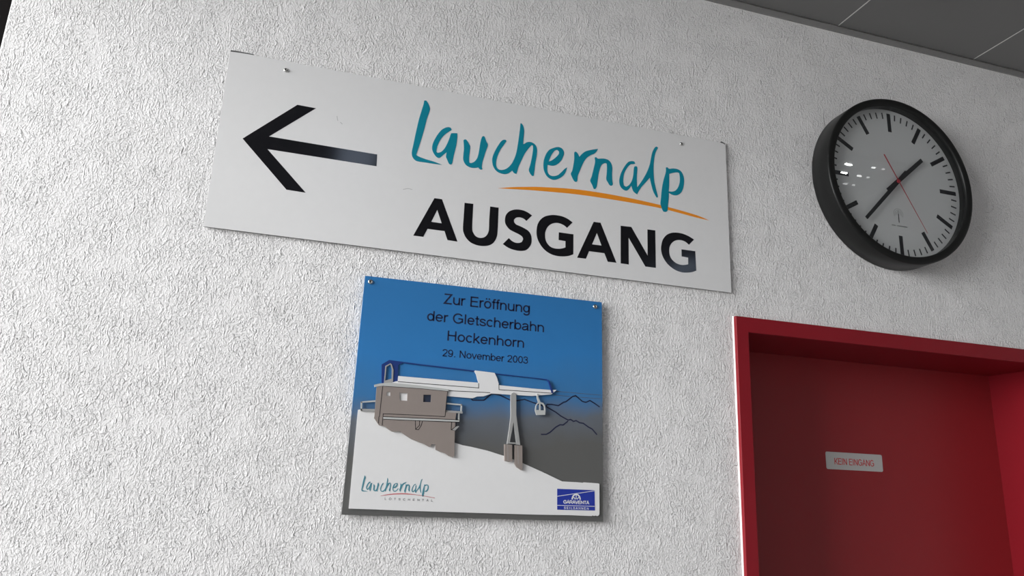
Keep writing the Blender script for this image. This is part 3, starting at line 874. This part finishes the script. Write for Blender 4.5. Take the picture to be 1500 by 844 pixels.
# blue maker's logo on the snow field
lb = cut('blue_logo', [P8([(195, 255), (855, 280), (862, 640), (195, 625)])], LOGOB, L1 - 0.0003, 0.0003, parent=snow)
sub(lb, plq)
LY = L1 - 0.0003
line('logo_stripe', [smooth_loop([at(u, v, LY) for u, v in P8([(198, 388), (450, 350), (700, 315), (855, 290)])], 60, 4, False),
                     [at(u, v, LY) for u, v in P8([(197, 547), (860, 566)])]], 0.0011, SNOW, lb, LY - 0.0002, 0.0002)
wc = at(*P8([(530, 447)])[0], LY)
wr = at(*P8([(612, 449)])[0], LY)[0] - wc[0]
bm = bmesh.new()
ribbon_bm(bm, [(wc[0] + x * wr, wc[1] + z * wr) for x, z in arc(0, 0, .86, 1.02, 0, 180, 20)], wr * 0.28, LY - 0.0002, LY, ORI[plq.name])
ribbon_bm(bm, [(wc[0] + x * wr, wc[1] + z * wr) for x, z in arc(0, 0, .24, .26, 0, 180, 10)], wr * 0.16, LY - 0.0002, LY, ORI[plq.name])
for ang in (38, 90, 142):
    c_, s_ = math.cos(math.radians(ang)), math.sin(math.radians(ang))
    ribbon_bm(bm, [(wc[0] + .2 * wr * c_, wc[1] + .2 * wr * s_), (wc[0] + .9 * wr * c_, wc[1] + .9 * wr * s_)], wr * 0.16, LY - 0.0002, LY, ORI[plq.name])
link('logo_wheel', done(bm, 'logo_wheel', False), SNOW, lb)
text_px('logo_text', 'GARAVENTA', P8([(306, 513)])[0], P8([(757, 530)])[0], P8([(308, 456)])[0], SNOW, lb, LY, w=0.21, track=-0.06)
text_px('logo_text', 'SEILBAHNEN', P8([(316, 612)])[0], P8([(750, 626)])[0], P8([(318, 572)])[0], SNOW, lb, LY, w=0.16, track=0.35)

# ---------------------------------------------------------------- wall clock
CC = (1.58905, EYE + 0.88398)
CR = 0.2485
clk = root('wall_clock', (CC[0], 0.0, CC[1]), 'large round black wall clock with white dial, hung above the red door', 'clock')


def lathe(name, prof, m, parent, n=96, loc=(0, 0, 0)):
    bm = bmesh.new()
    rings = [[bm.verts.new((r * math.sin(2 * PI * k / n), y, r * math.cos(2 * PI * k / n))) for k in range(n)] for r, y in prof]
    for a, b in zip(rings[:-1], rings[1:]):
        for k in range(n):
            bm.faces.new([a[k], a[(k + 1) % n], b[(k + 1) % n], b[k]])
    me = done(bm, name)
    for f in me.polygons:
        f.use_smooth = True
    o = link(name, me, m, parent, loc)
    return o


DY, GY = -0.042, -0.063                          # dial face, glass
case = lathe('case', [(0.10, 0.0), (CR - 0.003, 0.0), (CR, -0.003), (CR, -0.0655), (CR - 0.0012, -0.0688), (CR - 0.0045, -0.0703), (CR - 0.010, -0.0706),
                      (0.2290, -0.0700), (0.2268, -0.0680), (0.2262, -0.0650), (0.2270, -0.0560), (0.2290, -0.0410), (0.2290, -0.030)], CASE, clk, 128)
es = case.modifiers.new('edge_split', 'EDGE_SPLIT')
es.split_angle = math.radians(50)


def disc(name, r, y, th, m, parent, n=96):
    lp = [(r * math.cos(2 * PI * k / n), r * math.sin(2 * PI * k / n)) for k in range(n)]
    bm = bmesh.new()
    plate_bm(bm, [lp], y, y + th)
    return link(name, done(bm, name, False), m, parent)


disc('dial', 0.2292, DY, 0.004, DIAL, clk)
disc('glass', 0.2264, GY, 0.002, GLASS, clk)


def bar_mesh(name, w0, w1, r0, r1, th):
    bm = bmesh.new()
    plate_bm(bm, [[(-w0 / 2, r0), (w0 / 2, r0), (w1 / 2, r1), (-w1 / 2, r1)]], -th, 0)
    return done(bm, name, False)


hm, mm = bar_mesh('hour_mark', 0.0125, 0.0125, 0.159, 0.2175, 0.0003), bar_mesh('minute_mark', 0.0042, 0.0042, 0.1985, 0.2175, 0.0003)
for k in range(60):
    o = link('hour_mark' if k % 5 == 0 else 'minute_mark', hm if k % 5 == 0 else mm, MARK, clk, (0, DY, 0))
    o.rotation_euler = (0, math.radians(k * 6), 0)
for name, me, m_, y, ang in (('hour_hand', bar_mesh('hour_hand', 0.0135, 0.0120, -0.048, 0.128, 0.0012), MARK, -0.0495, 49.3),
                             ('minute_hand', bar_mesh('minute_hand', 0.0122, 0.0098, -0.048, 0.176, 0.0012), MARK, -0.0525, 223.8),
                             ('second_hand', bar_mesh('second_hand', 0.0034, 0.0008, -0.087, 0.166, 0.0008), HAND2, -0.0555, 150.5)):
    o = link(name, me, m_, clk, (0, y, 0))
    o.rotation_euler = (0, math.radians(ang), 0)
bm = bmesh.new()
bmesh.ops.create_cone(bm, cap_ends=True, segments=20, radius1=0.0055, radius2=0.0050, depth=0.014, matrix=Matrix.Translation((0, -0.0500, 0)) @ Matrix.Rotation(PI / 2, 4, 'X'))
link('hub', done(bm, 'hub'), HAND2, clk)
# faint radio symbol and print under the hub
bm = bmesh.new()
ribbon_bm(bm, [(0, -0.120), (0, -0.093)], 0.0026, DY - 0.0003, DY)
link('radio_mast', done(bm, 'radio_mast', False), MARK, clk)
bm = bmesh.new()
for r_ in (0.0065, 0.011, 0.0155):
    ribbon_bm(bm, [(r_ * math.cos(math.radians(a_)), -0.094 + r_ * math.sin(math.radians(a_))) for a_ in range(-30, 211, 12)], 0.0007, DY - 0.0003, DY)
ribbon_bm(bm, [(0, -0.093), (0, -0.084)], 0.0012, DY - 0.0003, DY)
link('radio_waves', done(bm, 'radio_waves', False), FAINT, clk)
bm = bmesh.new()
for x0_, x1_ in ((-0.026, -0.013), (-0.008, 0.028)):
    k_ = x0_
    while k_ < x1_:
        ribbon_bm(bm, [(k_, -0.1315), (k_, -0.1285)], 0.0010, DY - 0.0003, DY)
        k_ += 0.0019
link('faint_print', done(bm, 'faint_print', False), FAINT, clk)['kind'] = 'stuff'

# ---------------------------------------------------------------- sticker on the red door
TY = LEAF - 0.0008
q = [at(*p, TY) for p in ((1210.8, 687.8), (1293.4, 690.8), (1291.8, 666.3), (1209.3, 661.9))]
sx0, sx1 = (q[0][0] + q[3][0]) / 2, (q[1][0] + q[2][0]) / 2
sz0, sz1 = (q[0][1] + q[1][1]) / 2, (q[2][1] + q[3][1]) / 2
stk = root('door_sticker', ((sx0 + sx1) / 2, LEAF, sz0), 'small grey sticker with red lettering on the red door', 'sticker')
rr = 0.005
lp = []
for cx_, cz_, a0 in ((sx0 + rr, sz0 + rr, 180), (sx1 - rr, sz0 + rr, 270), (sx1 - rr, sz1 - rr, 0), (sx0 + rr, sz1 - rr, 90)):
    lp += arc(cx_, cz_, rr, rr, a0, a0 + 90, 5)
plate('plate', [lp], STICK, stk, TY, 0.0008)
l, r = at(1222.5, 680.3, TY), at(1280.5, 684.2, TY)
t = at(1223.5, 670.8, TY)
text('lettering', 'KEIN EINGANG', (l[0], (l[1] + r[1]) / 2 + 0.0005), r[0] - l[0], (t[1] - l[1]) * 0.98, REDINK, stk, TY, w=0.13)

# ---------------------------------------------------------------- ceiling lights out of view, added for their reflections
lx, ly = 2.24, -0.94
sp = root('ceiling_spotlight', (lx, ly, CEIL), 'small ceiling spotlight with nine bright cells, mirrored in the clock glass', 'ceiling light')
boxes('housing', [(lx - 0.14, lx + 0.14, ly - 0.14, ly + 0.14, CEIL - 0.022, CEIL)], FRAMEW, sp, ORI[sp.name], 0.003)
for cx_, cy_, w_, m_ in ((2.140, -0.862, 0.030, LAMP), (2.255, -0.848, 0.016, LAMP2), (2.303, -0.846, 0.010, LAMP3),
                         (2.180, -0.936, 0.028, LAMP), (2.261, -0.938, 0.018, LAMP2), (2.306, -0.936, 0.010, LAMP3),
                         (2.266, -1.029, 0.018, LAMP3), (2.309, -1.028, 0.012, LAMP3)):
    boxes('cell', [(cx_ - w_ / 2, cx_ + w_ / 2, cy_ - 0.0035, cy_ + 0.0035, CEIL - 0.026, CEIL - 0.0221)], m_, sp, ORI[sp.name])
for lx0, lx1, ly0, ly1, lab in ((0.10, 0.26, -1.95, -1.15, 'unseen bluish light panel added for the reflection on the sign arrow'),
                                (2.18, 2.36, -2.95, -2.15, 'unseen bluish light panel added for the reflection on the last sign letter')):
    pn = root('added_light_panel', ((lx0 + lx1) / 2, (ly0 + ly1) / 2, CEIL), lab, 'ceiling light', 'added light panels')
    boxes('housing', [(lx0 - 0.02, lx1 + 0.02, ly0 - 0.02, ly1 + 0.02, CEIL - 0.03, CEIL)], FRAMEW, pn, ORI[pn.name])
    boxes('diffuser', [(lx0, lx1, ly0, ly1, CEIL - 0.034, CEIL - 0.0301)], GLOW, pn, ORI[pn.name])
